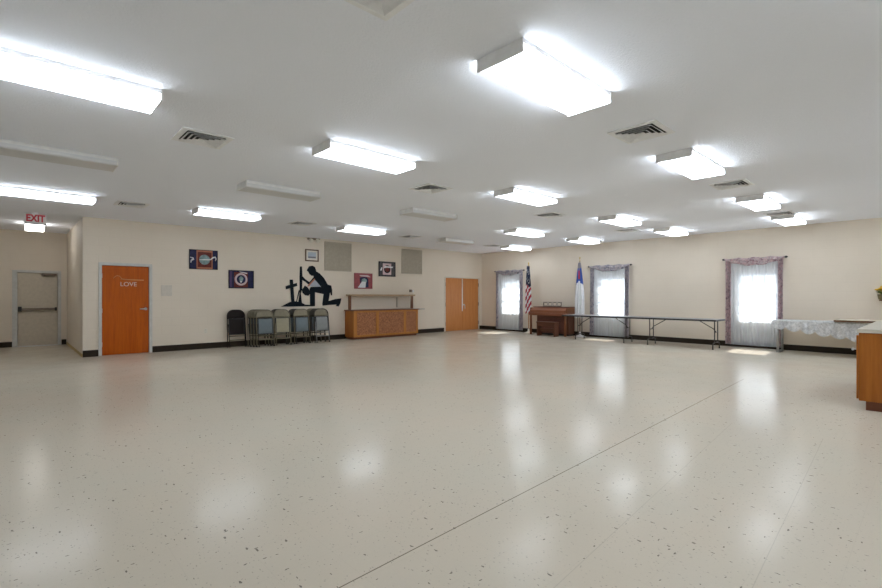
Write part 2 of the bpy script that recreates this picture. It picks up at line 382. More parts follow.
for i, (n, a, b, l) in enumerate(leafs):
    d = struct(MB().box(a, b, YA+.0, YA+.045, .008, 2.02, .003).build(n, M['door_pale']), l, 'door')
    hx = a-.006 if i == 0 else b+.006
    for z in (.28, 1.02, 1.78): MB().tube([(hx, YA-.006, z-.07), (hx, YA-.006, z+.07)], .014, 8).build('hinge', M['bar'], d)
    if i == 0:
        MB().box(b-.028, b+.012, YA-.014, YA-.001, .75, 2.0, .002).build('meeting_strip', M['steel'], d)
    else:
        q = MB(); q.tube([(a+.07, YA-.001, 1.0), (a+.07, YA-.012, 1.0)], .03, 12); q.tube([(a+.07, YA-.004, 1.0), (a+.07, YA-.055, 1.0), (a+.075, YA-.06, .84)], .011, 8)
        q.build('handle', M['steel'], d)
f = MB(); f.box(11.935, 11.98, YA-.015, YA+.12, 0, 2.06); f.box(13.80, 13.845, YA-.015, YA+.12, 0, 2.06); f.box(11.98, 13.80, YA-.015, YA+.12, 2.025, 2.06)
struct(f.build('trim_1', plain('cream_frame', (.60, .55, .46), .5)), 'thin cream frame around the double doors', 'door frame')
d4 = struct(MB().box(.148, .952, YH+.03, YH+.075, .012, 1.945, .003).build('door_4', M['hall_door']), 'beige hall door with a dark push bar under the exit sign', 'door')
f = MB()
for a, b, c, d in ((.04, .142, 0, 2.01), (.958, 1.025, 0, 2.01), (.142, .958, 1.95, 2.01)): f.box(a, b, YH-.02, YH+.12, c, d)
f.build('door_frame', M['grey_trim'], d4)
q = MB(); q.box(.20, .93, YH-.045, YH-.005, .95, 1.01, .006); q.build('push_bar', M['bar'], d4)
q = MB(); q.box(.15, .225, YH-.06, YH+.029, .915, 1.05, .006); q.box(.89, .935, YH-.05, YH+.029, .935, 1.025, .005); tag(q.build('bar_bracket', M['black_metal'], d4), 'black end box of the bar')
q = MB(); q.box(.62, .93, YH-.03, YH+.029, 1.885, 1.94, .004); q.tube([(.66, YH-.035, 1.875), (.90, YH-.03, 1.875)], .01, 6); q.build('door_closer', M['bar'], d4)
MB().box(.142, .958, YH-.05, YH+.09, 0, .012).build('door_light_strip', M['steel'], d4)  # steel strip stands in for the bright light under the door

# ------------------------------------------------------------------ ceiling lights
def make_light(lit):
    t = thing('ceiling_light', 'x', 'ceiling light')
    h = MB(); h.box(-.60, .60, -.200, .200, -.040, -.001, .002); h.build('housing', M['white_metal'], t)
    l = MB()
    sec = [(-.204, -.0405), (-.200, -.078), (-.186, -.094), (.186, -.094), (.200, -.078), (.204, -.0405)]
    A = [l.bm.verts.new((-.598, y, z)) for y, z in sec]; B = [l.bm.verts.new((.598, y, z)) for y, z in sec]
    for i in range(len(sec)-1): l.bm.faces.new([A[i], A[i+1], B[i+1], B[i]])
    l.bm.faces.new(A); l.bm.faces.new(B[::-1]); l.bm.faces.new([A[0], B[0], B[-1], A[-1]])
    l.build('lens', M['lens_on' if lit else 'lens_off'], t)
    for s in (-1, 1):
        e = MB(); e.box(min(s*.60, s*.612), max(s*.60, s*.612), -.207, .207, -.097, -.001, .002); e.build('end_cap', M['white_metal'], t)
    return t
LX = [.42, 3.12, 6.42, 9.92, 12.62]
LPOS = {(1,0): (3.11, 2.09), (2,0): (6.40, 2.15), (3,0): (9.87, 2.20), (4,0): (12.57, 2.24),
 (0,1): (.32, 4.62), (1,1): (3.18, 4.75), (2,1): (6.42, 4.76), (3,1): (9.98, 4.84), (4,1): (12.64, 4.75),
 (0,2): (.38, 7.20), (1,2): (3.18, 7.20), (2,2): (6.33, 7.15), (3,2): (10.02, 7.50), (4,2): (12.72, 7.32),
 (0,3): (.48, 10.12), (1,3): (3.28, 9.98), (2,3): (6.58, 10.05), (3,3): (9.97, 10.05), (4,3): (12.90, 10.03)}
LAB = {
 (1,0): 'glowing ceiling light nearest the viewer, at the top centre of the photo',
 (2,0): 'glowing ceiling light right of the nearest one, second in its row',
 (3,0): 'glowing ceiling light near the right wall, third in the nearest row',
 (4,0): 'glowing ceiling light above the right window, end of the nearest row',
 (0,1): 'large glowing ceiling light cut by the left edge of the photo near the top',
 (1,1): 'glowing ceiling light in the second row, left of centre above the chairs',
 (2,1): 'glowing ceiling light at mid ceiling right of centre, second row',
 (3,1): 'glowing ceiling light in the second row in front of the middle window',
 (4,1): 'glowing ceiling light close to the right wall between the middle and right windows',
 (0,2): 'switched off ceiling light at the left edge, between two lit ones',
 (1,2): 'switched off ceiling light above the folded chairs',
 (2,2): 'switched off ceiling light near the centre of the far ceiling',
 (3,2): 'small glowing ceiling light in the third row in front of the organ',
 (4,2): 'small glowing ceiling light in the third row close to the right wall',
 (0,3): 'glowing ceiling light at the left edge in front of the exit sign',
 (1,3): 'glowing ceiling light near the poster wall above the two navy posters',
 (2,3): 'glowing ceiling light near the poster wall above the left taupe grille',
 (3,3): 'switched off ceiling light near the far corner above the double doors',
 (4,3): 'glowing ceiling light in the far corner above the left window'}
OFF = {(0,2), (1,2), (2,2), (3,3)}
on = make_light(True); off = make_light(False); used = set()
for (i, j), lab in LAB.items():
    src = off if (i, j) in OFF else on; loc = (*LPOS[i, j], HC)
    if src.name not in used: src.location = loc; src['label'] = lab; used.add(src.name); src['group'] = 'fluorescent lights on the ceiling'
    else: dup(src, loc, lab, group='fluorescent lights on the ceiling')
# extra unseen row continuing the grid, added to light the near end
for i in range(5): dup(on, (LX[i], -.55, HC), 'unseen ceiling light added behind the viewpoint to light the near end', group='added unseen lights behind the viewpoint')
t = thing('hall_light', 'small square glowing hall lamp seen just below the exit sign', 'ceiling light', (.43, 14.62, HC))
MB().box(-.18, .18, -.18, .18, -.03, -.001, .003).build('base', M['white_metal'], t)
MB().box(-.17, .17, -.17, .17, -.17, -.0305, .02).build('diffuser', glowing('hall_lamp_glass', (1, .97, .92), 4.5), t)

# ceiling vents
def make_vent():
    t = thing('ceiling_vent', 'x', 'vent')
    fl = MB()
    for a, b, c, d in ((-.25, .25, -.25, -.195), (-.25, .25, .195, .25), (-.25, -.195, -.195, .195), (.195, .25, -.195, .195)): fl.box(a, b, c, d, -.012, -.001)
    fl.build('flange', M['vent'], t)
    MB().box(-.2, .2, -.2, .2, -.003, -.0005).build('throat', M['dark'], t)
    lv = MB()
    for k in range(4):
        o = .192-.047*k; i = o-.036; zo, zi = -.03, -.006
        R = [[lv.bm.verts.new((sx*r, sy*r, z+dz)) for sx, sy in ((-1,-1),(1,-1),(1,1),(-1,1))] for r, z, dz in ((o, zo, 0), (i, zi, 0), (i, zi, .002), (o, zo, .002))]
        for a in range(4):
            for q in range(4):
                lv.bm.faces.new([R[a][q], R[a][(q+1)%4], R[(a+1)%4][(q+1)%4], R[(a+1)%4][q]])
    lv.build('louvers', M['vent'], t)
    return t
VENT = [((1.47, 2.10), 'pale ceiling vent cut by the top edge of the photo'), ((4.86, 2.13), 'dark slatted ceiling vent between the two nearest lit lamps'),
 ((8.13, 2.17), 'ceiling vent right of the second lamp of the nearest row'), ((11.75, 2.25), 'thin far vent above the right window lamp'),
 ((1.54, 5.48), 'dark slatted ceiling vent on the left behind the large left lamp'), ((4.92, 5.53), 'dark ceiling vent right of the lit second row lamp'),
 ((8.37, 5.60), 'ceiling vent right of centre in the second vent row'), ((11.78, 5.52), 'thin far ceiling vent near the middle window'),
 ((1.67, 10.30), 'thin dark vent over the orange door'), ((5.05, 10.25), 'thin dark vent above the poster wall near the emergency light'),
 ((8.46, 10.35), 'thin dark vent above the right taupe grille'), ((12.0, 10.3), 'thin faint vent in the far corner of the ceiling')]
v0 = make_vent(); v0.location = (*VENT[0][0], HC); v0['label'] = VENT[0][1]; v0['group'] = 'square ceiling vents'
for (x, y), l in VENT[1:]: dup(v0, (x, y, HC), l)

# exit sign
t = thing('exit_sign', 'exit sign with red letters hung from the ceiling at the hall entrance', 'exit sign', (.385, 12.72, HC))
b = MB(); b.box(-.17, .17, -.025, .025, -.225, -.03, .004); b.box(-.05, .05, -.02, .02, -.03, -.001); b.build('sign_body', M['white_metal'], t)
MB().box(-.155, .155, -.03, -.0255, -.21, -.04).build('sign_face', M['exit_face'], t)
text('lettering', 'EXIT', .195, M['exit_red'], t, (0, -.0315, -.125), offset=.008).scale = (.74, 1, 1)
MB().box(-.172, .172, -.03, .03, -.24, -.2255, .002).build('bottom_rail', M['black_metal'], t)

# ------------------------------------------------------------------ things on the poster wall
def wx(name, label, cat, x, z, group=None): return thing(name, label, cat, (x, YA, z), group=group)
def frame_parts(t, w, h, fm, pm, fw=.02, d=.025):
    f = MB(); hw, hh = w/2, h/2
    f.box(-hw, hw, -d, -.002, hh-fw, hh); f.box(-hw, hw, -d, -.002, -hh, -hh+fw); f.box(-hw, -hw+fw, -d, -.002, -hh+fw, hh-fw); f.box(hw-fw, hw, -d, -.002, -hh+fw, hh-fw)
    f.build('frame', fm, t)
    MB().box(-hw+fw, hw-fw, -d*.5, -.003, -hh+fw, hh-fw).build('print', pm, t)
    return -d*.5
def disk(r, y0, y1, x=0, z=0, n=28): return MB().lathe([(r, y0), (r, y1)], (x, 0, z), n, axis='y')
def ringz(r0, r1, y0, y1, x=0, z=0, n=28):
    return MB().lathe([(r0, y1), (r0, y0), (r1, y0), (r1, y1)], (x, 0, z), n, axis='y')
def patch(pts, y, t, name, m, d=.002): return MB().poly(pts, y-d, y).build(name, m, t)

t = wx('framed_print', 'navy framed print with a teal disk on a maroon square, left of two', 'picture', 3.57, 2.245)
y = frame_parts(t, .665, .49, M['black'], M['navy'], .012)
patch([(-.165, -.235), (.21, -.235), (.21, .232), (-.165, .232)], y, t, 'panel', M['rust'])
patch([(-.14, -.19), (.185, -.19), (.185, .19), (-.14, .19)], y-.002, t, 'inner_panel', M['maroon'])
disk(.125, y-.009, y-.004, .02, 0).build('emblem', M['teal'], t)
s = MB(); s.tube([(-.10, y-.013, -.005), (.02, y-.013, 0), (.12, y-.013, 0), (.17, y-.013, .015), (.22, y-.013, .065), (.27, y-.013, .075), (.29, y-.013, .035), (.275, y-.013, -.02)], [.008, .014, .014, .015, .018, .016, .012, .006], 8)
s.tube([(-.31, y-.006, .045), (-.25, y-.006, .03), (-.24, y-.006, .0), (-.285, y-.006, -.03), (-.295, y-.006, -.09)], [.012, .016, .018, .016, .008], 8); s.build('white_glare', M['print_white'], t)  # white strokes put in for the glare on this print
t = wx('framed_print', 'dark navy framed print with a pink ring round a blue seal, right of two', 'picture', 4.497, 1.772)
y = frame_parts(t, .65, .475, M['black'], M['navy'], .02)
patch([(-.30, -.21), (-.235, -.21), (-.235, .21), (-.30, .21)], y, t, 'side_band', M['purple'])
patch([(-.19, -.21), (.17, -.21), (.17, .19), (-.19, .19)], y, t, 'panel', M['maroon'])
ringz(.115, .165, y-.008, y-.003, -.01, 0).build('ring', M['pink'], t)
disk(.115, y-.006, y-.003, -.01, 0).build('seal', M['navy'], t)
patch([(-.065, .03), (-.03, .075), (.01, .08), (.05, .03), (.035, -.03), (-.01, -.085), (-.045, -.04)], y-.007, t, 'emblem', M['teal'])
patch([(-.04, -.045), (.02, -.045), (.005, -.085), (-.03, -.085)], y-.0095, t, 'emblem_base', M['print_white'])
patch([(-.06, .205), (.15, .175), (.15, .15), (-.04, .19)], y-.003, t, 'ribbon', M['print_white'])

t = wx('certificate_frame', 'small framed certificate above the kneeling silhouette', 'picture', 6.53, 2.53)
y = frame_parts(t, .43, .355, M['brown_frame'], M['ivory'], .035)
patch([(-.13, -.085), (.13, -.085), (.13, .095), (-.13, .095)], y, t, 'certificate', M['pale_blue'])
patch([(-.12, -.075), (.12, -.075), (.12, -.035), (-.12, -.035)], y-.002, t, 'caption_band', M['grey_cloth'])
t = wx('emergency_light', 'small twin head emergency light near the ceiling above the certificate', 'emergency light', 6.57, 2.94)
MB().box(-.19, .19, -.075, -.002, .05, .10, .008).build('body', plain('tan_plastic', (.22, .17, .13), .5), t)
for s in (-1, 1):
    q = MB(); q.tube([(s*.10, -.05, .05), (s*.11, -.12, .01)], [.05, .06], 12); q.build('lamp_head', M['ivory'], t)
def grille(x, z, w, h, label):
    t = wx('wall_grille', label, 'grille', x, z, 'taupe wall grilles')
    f = MB(); hw, hh = w/2, h/2
    for a, b, c, d in ((-hw, hw, hh-.03, hh), (-hw, hw, -hh, -hh+.03), (-hw, -hw+.03, -hh+.03, hh-.03), (hw-.03, hw, -hh+.03, hh-.03)): f.box(a, b, -.03, -.002, c, d)
    f.build('frame', M['grille'], t)
    MB().box(-hw+.03, hw-.03, -.006, -.003, -hh+.03, hh-.03).build('backing', M['grille_d'], t)
    s = MB(); n = 22
    for k in range(n):
        x0 = -hw+.03+(w-.06)*k/n; s.box(x0+.004, x0+(w-.06)/n-.004, -.022, -.0065, -hh+.03, hh-.03)
    s.build('slats', M['grille'], t)
grille(7.41, 2.54, .93, .88, 'taupe slatted wall grille above the serving counter, left of two')
grille(10.345, 2.54, .91, .85, 'taupe slatted wall grille nearer the double doors, right of two')

t = wx('red_print', 'unframed dark red picture with a white figure above the serving counter', 'picture', 8.325, 1.815)
y = frame_parts(t, .69, .50, M['red_print'], M['red_print'], .015)
patch([(-.14, .10), (-.06, .13), (.12, .13), (.19, .06), (.20, -.20), (-.10, -.20)], y, t, 'navy_shape', M['navy'])  # navy area of the print behind the figure
patch([(-.21, -.215), (.075, -.215), (.10, -.03), (.05, .02), (-.03, .01), (-.08, -.05)], y-.002, t, 'figure', M['print_white'])
patch([(-.08, -.02), (-.05, .06), (.03, .09), (.12, .05), (.13, -.04), (.05, -.02)], y-.004, t, 'figure_top', M['teal'])
patch([(-.16, .19), (.17, .19), (.28, .13), (-.10, .15)], y-.002, t, 'pale_streak', M['pink'])
t = wx('framed_print', 'dark framed print with a pale seal, above and right of the red picture', 'picture', 9.27, 2.235)
y = frame_parts(t, .685, .495, M['black'], plain('charcoal_print', (.035, .03, .035), .3, var=.4), .02)
patch([(-.18, -.19), (.17, -.19), (.17, .19), (-.18, .19)], y, t, 'panel', M['pink'])
ringz(.09, .135, y-.006, y-.003, 0, 0).build('ring', M['black'], t)
disk(.09, y-.006, y-.003).build('seal', M['maroon'], t)
patch([(-.14, .03), (-.10, .10), (.25, .09), (.21, .045), (0, .05)], y-.007, t, 'ribbon', M['print_white'])
patch([(-.29, -.05), (-.23, .06), (-.20, .04), (-.24, -.06)], y-.003, t, 'ribbon_end', M['print_white'])

# silhouette
t = thing('wall_silhouette', 'black metal cutout of a kneeling soldier with rifle and cross above folded chairs', 'wall art', (6.5, YA, 1.04))
P = dict(
mound=[(5.58,1.03),(5.72,1.10),(5.85,1.16),(5.98,1.185),(6.18,1.15),(6.32,1.08),(6.63,1.06),(6.63,1.03)],
cross_post=[(5.84,1.8),(5.94,1.8),(5.99,1.15),(5.89,1.15)], cross_arm=[(5.72,1.61),(6.06,1.71),(6.07,1.62),(5.73,1.52)],
rifle=[(6.155,2.19),(6.215,2.19),(6.23,1.92),(6.22,1.54),(6.18,1.41),(6.2,1.25),(6.22,1.08),(6.09,1.08),(6.12,1.25),(6.15,1.43),(6.14,1.88)],
strap=[(6.12,1.5),(6.15,1.49),(6.06,1.17),(6.035,1.17)],
helmet=[(6.21,1.51),(6.27,1.58),(6.31,1.64),(6.4,1.58),(6.46,1.49),(6.48,1.41),(6.42,1.34),(6.32,1.35),(6.24,1.42)],
head=[(6.39,2.13),(6.45,2.21),(6.55,2.23),(6.63,2.19),(6.66,2.11),(6.67,2.02),(6.58,1.93),(6.52,1.93),(6.45,1.98),(6.42,2.04),(6.37,2.08)],
arm=[(6.63,1.94),(6.45,1.74),(6.31,1.83),(6.23,1.91),(6.17,1.91),(6.18,1.82),(6.32,1.75),(6.42,1.67),(6.65,1.84)],
body=[(6.58,1.96),(6.66,2.07),(6.78,2.01),(6.92,1.88),(7.05,1.68),(7.17,1.65),(7.2,1.51),(7.2,1.35),(7.16,1.35),(7.13,1.46),(7.08,1.18),(7.32,1.24),(7.52,1.26),(7.49,1.12),(7.43,1.01),(7.33,1.02),(7.35,1.07),(7.11,1.06),(6.88,1.04),(6.87,1.09),(6.91,1.39),(6.63,1.44),(6.63,1.04),(6.47,1.04),(6.47,1.28),(6.46,1.55),(6.5,1.6),(6.83,1.61),(6.59,1.85)])
loc = lambda L: [(x-6.5, z-1.04) for x, z in L]
for nm, keys, dy in (('grave_mound', ('mound',), 0), ('cross', ('cross_post', 'cross_arm'), .0005), ('rifle', ('rifle', 'strap', 'helmet'), .001), ('soldier', ('head', 'arm', 'body'), .0015)):
    b = MB()
    for i, k in enumerate(keys): b.poly(loc(P[k]), -.012-dy-.0002*i, -.004)
    b.build(nm, M['sil'], t)
patch(loc([(6.595,1.845),(6.40,1.62),(6.82,1.605)]), -.014, t, 'folded_flag', M['pale'])
patch(loc([(6.60,1.85),(6.37,1.615),(6.42,1.612),(6.63,1.82)]), -.0165, t, 'flag_edge', M['rust'])

# small wall fittings
t = wx('wall_plate', 'large square beige plate on the wall right of the orange door', 'wall plate', 2.75, 1.46)
MB().box(-.115, .115, -.01, -.002, -.13, .13, .003).build('cover', M['plate'], t)
s = MB()
for x in (-.095, .095):
    for z in (-.11, .11): s.tube([(x, -.009, z), (x, -.013, z)], .006, 8)
s.build('screws', M['steel'], t)
t = wx('wall_outlet', 'small ivory outlet low on the wall left of the folded chairs', 'outlet', 3.62, .445)
MB().box(-.036, .036, -.008, -.002, -.058, .058, .002).build('cover', M['ivory'], t)
q = MB(); q.box(-.018, .018, -.0095, -.0075, .012, .042, .001); q.box(-.018, .018, -.0095, -.0075, -.042, -.012, .001); q.build('sockets', M['plate'], t)
t = wx('thermostat', 'tiny dark and white thermostat above the right end of the serving counter', 'thermostat', 10.33, 1.515)
MB().box(-.10, .0, -.03, -.0003, -.045, .045, .005).build('sensor', M['bar'], t)
MB().box(.03, .09, -.03, -.0003, -.06, .03, .005).build('cover', M['print_white'], t)
tag(MB().box(9.655, 9.705, YA-.03, YA-.002, .95, 1.29, .004).build('conduit', M['grille']), 'grey vertical conduit on the wall behind the serving counter shelf', 'conduit')

# ------------------------------------------------------------------ folded chairs
def arch(w, z1, r, y=0, z0=0.0, wb=None):
    """inverted U path: feet at z0, corners rounded with radius r"""
    hb = (wb or w)/2; h = w/2; pts = [(-hb, y, z0)]
    for k in range(7): a = PI-PI/2*k/6; pts.append((-h+r+r*math.cos(a), y, z1-r+r*math.sin(a)))
    for k in range(7): a = PI/2-PI/2*k/6; pts.append((h-r+r*math.cos(a), y, z1-r+r*math.sin(a)))
    pts.append((hb, y, z0)); return pts
def make_chair(label, cat, tube, back, seat, rear, low_bar):
    rim = M['black_metal']
    t = thing('folding_chair', label, 'chair', group='folded chairs leaning on the wall')
    MB().tube(arch(.44, .965, .15, 0, .012, .47), .0125, 8).build('frame', tube, t)
    b = MB(); hw = .209
    def fn(u, v):
        x = (u-.5)*2*hw; z = .762+v*.198
        q = max(0, abs(x)-.062); zt = z-v*(.15-math.sqrt(.15**2-min(q, .149)**2))
        return (x, .012-.02*(1-(2*u-1)**2), zt)
    b.grid(fn, 28, 5); bo = b.build('backrest', back, t)
    sm = bo.modifiers.new('thickness', 'SOLIDIFY'); sm.thickness = .008
    s = MB(); s.box(-.178, .178, -.030, -.018, .345, .728, .004)
    s.grid(lambda u, v: (-.176+.352*u, -.031-.016*(math.sin(PI*u)*math.sin(PI*v))**.6, .347+.379*v), 16, 16)
    so = s.build('seat', seat, t)
    k = MB()
    for a, bb, c, d in ((-.20, -.178, .325, .748), (.178, .20, .325, .748), (-.178, .178, .325, .345), (-.178, .178, .728, .748)): k.box(a, bb, -.036, -.014, c, d, .003)
    tag(k.build('seat_rim', rim, so), 'dark rim')
    for sx in (-1, 1): MB().tube([(sx*.205, -.012, .60), (sx*.200, -.03, .30), (sx*.195, -.04, .012)], .011, 8).build('rear_leg', rear, t)
    for z, y in ((.285, -.03), (.185, -.034))[:2]:
        MB().tube([(-.199, y, z), (.199, y, z)], .012 if z > .2 else .014, 8).build('stretcher', low_bar, t)
    MB().tube([(-.222, .0, .75), (.222, .0, .75)], .010, 8).build('hinge_rod', rear, t)
    f = MB()
    for sx in (-1, 1): f.tube([(sx*.235, 0, .0), (sx*.235, 0, .03)], .016, 8); f.tube([(sx*.195, -.04, .0), (sx*.195, -.04, .03)], .015, 8)
    f.build('foot_caps', M['foot'], t)
    return t
LEAN = -math.radians(6)
cg = make_chair('x', 'chair', M['olive'], M['olive'], M['seat_grey'], M['olive_dark'], M['olive'])
ct = make_chair('x', 'chair', M['olive'], M['olive'], M['seat_tan'], M['olive'], M['olive'])
cs = make_chair('x', 'chair', M['olive_dark'], M['olive'], M['seat_silver'], M['grey_metal'], M['grey_metal'])
cd = make_chair('x', 'chair', M['olive_dark'], M['olive_dark'], M['seat_grey'], M['olive_dark'], M['olive_dark'])
cb = make_chair('x', 'chair', M['brown_vinyl'], M['brown_vinyl'], M['brown_vinyl'], M['brown_vinyl'], M['olive'])
spots = [
 (cb, 4.33, 12.44, 'brown black padded chair standing alone left of the chair stacks'),
 (cg, 4.93, 12.05, 'olive chair with shiny blue grey seat at the front of the leftmost stack'),
 (cg, 4.895, 12.16, 'olive folded chair second from the front in the leftmost stack'),
 (cg, 4.86, 12.27, 'olive folded chair third from the front in the leftmost stack'),
 (cg, 4.825, 12.38, 'olive folded chair against the wall at the back of the leftmost stack'),
 (ct, 5.43, 12.12, 'olive chair with tan seat facing out, second stack from the left'),
 (cd, 5.38, 12.27, 'dark folded chair hidden behind the tan seated one'),
 (cg, 6.01, 12.15, 'olive chair with blue grey seat in front of the third stack'),
 (cd, 5.90, 12.29, 'dark folded chair behind the blue grey one of the third stack'),
 (cs, 6.59, 12.08, 'olive chair with silver grey seat at the right end of the chair row'),
 (cd, 6.52, 12.20, 'dark folded chair right behind the silver grey seated one'),
 (cg, 6.44, 12.32, 'olive folded chair against the wall behind the rightmost stack')]
seen = set()
for src, x, yy, lab in spots:
    if src.name not in seen: src.location = (x, yy, 0); src.rotation_euler = (LEAN, 0, 0); src['label'] = lab; seen.add(src.name)
    else: dup(src, (x, yy, 0), lab, (LEAN, 0, 0))

# ------------------------------------------------------------------ serving counter
t = thing('serving_counter', 'oak serving counter with mottled panels and raised shelf against the poster wall', 'counter', (8.94, 12.34, 0))
X0, X1, Y0, Y1 = -1.30, 1.25, -.25, .255
b = MB(); b.box(X0, X1, Y0+.02, Y1, .07, .870); b.build('body', M['cab'], t)
MB().box(X0+.03, X1-.03, Y0+.05, Y1-.02, 0, .07).build('plinth', M['cab_dark'], t)
f = MB()
XS_ = [-1.30, -1.185, -.475, -.365, .635, .735, 1.175, 1.25]
for a, bb in zip(XS_[::2], XS_[1::2]): f.box(a, bb, Y0, Y0+.019, .07, .870, .003)
for a, bb in zip(XS_[1::2], XS_[2::2]): f.box(a, bb, Y0, Y0+.019, .07, .135, .003); f.box(a, bb, Y0, Y0+.019, .82, .870, .003)
f.build('face_frame', M['oak'], t)
for a, bb in zip(XS_[1::2], XS_[2::2]): tag(MB().box(a+.002, bb-.002, Y0+.008, Y0+.0195, .137, .818).build('panel', M['cork'], t), 'mottled brown panel')
MB().box(X0-.04, X1+.03, Y0-.04, Y1, .872, .905, .004).build('counter_top', M['oak_x'], t)
MB().box(X1+.03, X1+.29, Y0-.02, Y1-.1, .878, .897, .003).build('side_leaf', M['grey_metal'], t)
for x in (-1.235, 1.245): MB().box(x-.036, x+.036, .05, .12, .906, 1.335, .004).build('post', M['oak_x'], t)
MB().box(-1.29, 1.31, -.03, .22, 1.336, 1.385, .004).build('shelf', M['oak_light'], t)

# ------------------------------------------------------------------ folding tables
def folding_table(label, y0, y1, ya, yb, x0=12.62, x1=13.36, top=.745):
    cx, cy = (x0+x1)/2, (y0+y1)/2
    t = thing('folding_table', label, 'table', (cx, cy, 0), group='black edged folding tables under the windows')
    hx, hy = (x1-x0)/2, (y1-y0)/2
    T = MB().box(-hx+.004, hx-.004, -hy+.004, hy-.004, top-.006, top, .002).build('tabletop', M['laminate'], t)
    e = MB()
    for a, b, c, d in ((-hx, -hx+.02, -hy, hy), (hx-.02, hx, -hy, hy), (-hx+.02, hx-.02, -hy, -hy+.02), (-hx+.02, hx-.02, hy-.02, hy)): e.box(a, b, c, d, top-.045, top-.002)
    e.build('edge_band', M['black_metal'], T)
    MB().box(-hx+.02, hx-.02, -hy+.02, hy-.02, top-.022, top-.007).build('underside', M['brown_edge'], T)
    for yl, s in ((ya-cy, 1 if ya < cy else -1), (yb-cy, 1 if yb < cy else -1)):
        for q in (-1, 1):
            MB().tube([(q*.12, yl, top-.024), (q*.12, yl, .19), (q*.13, yl, .165), (q*.225, yl, .15), (q*.25, yl, .13), (q*.255, yl, .012)], .0135, 8).build('leg', M['brown_metal'], t)
        MB().tube([(-.12, yl, .42), (.12, yl, .42)], .010, 8).build('rung', M['brown_metal'], t); MB().tube([(-.14, yl, .165), (.14, yl, .165)], .012, 8).build('lower_rung', M['brown_metal'], t)
        MB().tube([(0, yl, .42), (0, yl+s*.06, .50), (0, yl+s*.42, top-.03)], .011, 8).build('brace', M['brown_metal'], t)
        fc = MB()
        for q in (-1, 1): fc.tube([(q*.255, yl, 0), (q*.255, yl, .03)], .017, 8)
        fc.build('foot_caps', M['foot'], t)
folding_table('long black edged folding table in front of the middle window', 5.57, 8.02, 7.60, 6.07)
folding_table('shorter black edged folding table on bare wall right of the middle window', 3.70, 5.555, 5.40, 3.80)

# ------------------------------------------------------------------ lace covered table
t = thing('lace_table', 'narrow grey legged table under white lace beside the right window', 'table', (13.46, 1.72, 0.025))
MB().box(-.36, .34, -.90, .92, .705, .735, .003).build('tabletop', M['beige_lam'], t)
for yl in (.85, -.76):
    for x in (-.22, .22):
        MB().tube([(x, yl, .70), (x, yl, .0)], .026, 10).build('leg', M['grey_metal'], t)
    MB().box(-.24, .24, yl-.03, yl+.03, -.025, .012, .004).build('foot', M['grey_metal'], t)
b = MB()
def cloth(u, v):
    # u along the table from the left end, v across: back edge -> front edge -> hanging drop
    y = .935-1.86*u; drop = .19+.22*min(1, u*1.25)
    sc_ = abs(math.sin(PI*u*7.0))**.7
    if v < .5: return (.345-(.345+.375)*v/.5, y, .7385+.002*math.sin(40*u))
    w = (v-.5)/.5
    return (-.377-.02*w-.018*w*math.sin(2*PI*u*9), y, .7385-w*(drop-.085*(1-sc_)))
b.grid(cloth, 180, 20)
def clothend(u, v):
    x = .345-.72*u; sc_ = abs(math.sin(PI*u*3.0))**.7
    return (x, .937+.03*v+.012*v*math.sin(2*PI*u*4), .7385-v*(.13+.05*sc_))
b.grid(clothend, 60, 8)
co = b.build('lace_cloth', M['lace'], None, (13.46, 1.72, .025))
tag(co, 'white scalloped lace cloth hanging from the table beside the right window', 'tablecloth')
t = thing('laminate_board', 'beige laminate board with brown edge lying on the right end of the lace table', 'board', (13.4, .97, .7725))
MB().box(-.385, .49, -.55, .55, .0, .034, .002).build('board', M['beige_lam'], t)
e = MB(); e.box(-.40, -.3855, -.55, .565, .0, .036); e.box(-.3855, .49, .5505, .565, .0, .036); e.build('edge_band', M['brown_edge'], t)

# ------------------------------------------------------------------ organ and bench
t = thing('organ', 'brown wooden organ with music rest standing between the two flags', 'organ', (13.62, 9.03, 0))
H = .725   # half width
b = MB(); b.box(-.05, .33, -H+.06, H-.14, .05, .665); b.build('lower_body', M['organ'], t)
MB().box(-.062, -.0505, -H+.12, H-.20, .10, .60).build('front_panel', M['grillecloth'], t)
MB().box(-.03, .30, -H+.08, H-.16, 0, .05).build('plinth', M['black_metal'], t)
MB().box(-.32, .33, -H, H, .666, .76, .006).build('key_slip', M['organ_r'], t)
q = MB(); q.poly([(-.31, .761), (.33, .761), (.33, .945), (-.08, .945), (-.30, .85)], -H+.02, H-.02)
o = q.build('keyboard_lid', M['organ_r'], t)
tag(MB().box(-.10, .335, -H+.01, H-.01, .946, .968, .004).build('top_board', M['organ'], t), 'dark top board')
for y in (-H, H): MB().box(-.25, .332, y-.012, y+.012, .762, .935, .003).build('cheek', M['organ_side'], t)
for y in (-H+.04, H-.04): MB().box(-.30, -.24, y-.03, y+.03, 0, .665, .004).build('leg', M['organ_side'], t)
s = MB()
for k in range(4):
    c = -.27+.18*k
    s.tube([(.02+.03*math.sin(a)*0, c+.075*math.cos(a), 1.05+.06*math.sin(a)) for a in [i*2*PI/14 for i in range(15)]], .006, 6)
s.tube([(.0, -.36, .972), (.02, -.36, 1.12), (.02, .36, 1.12), (.0, .36, .972)], .008, 6); s.tube([(-.02, -.36, .985), (-.02, .36, .985)], .008, 6)
s.build('music_rest', M['brown_metal'], t)
pd = MB()
for k in range(9): y = -.40+.10*k; pd.box(-.17, -.055, y-.02, y+.02, .03, .06)
pd.build('pedals', M['black_metal'], t)
t = thing('organ_bench', 'reddish wooden bench in front of the organ', 'bench', (13.10, 8.86, 0))
MB().box(-.14, .14, -.36, .36, .44, .475, .005).build('seat', M['organ'], t)
for y in (-.33, .33):
    MB().box(-.12, .12, y-.02, y+.02, 0, .44, .003).build('leg', M['organ'], t)
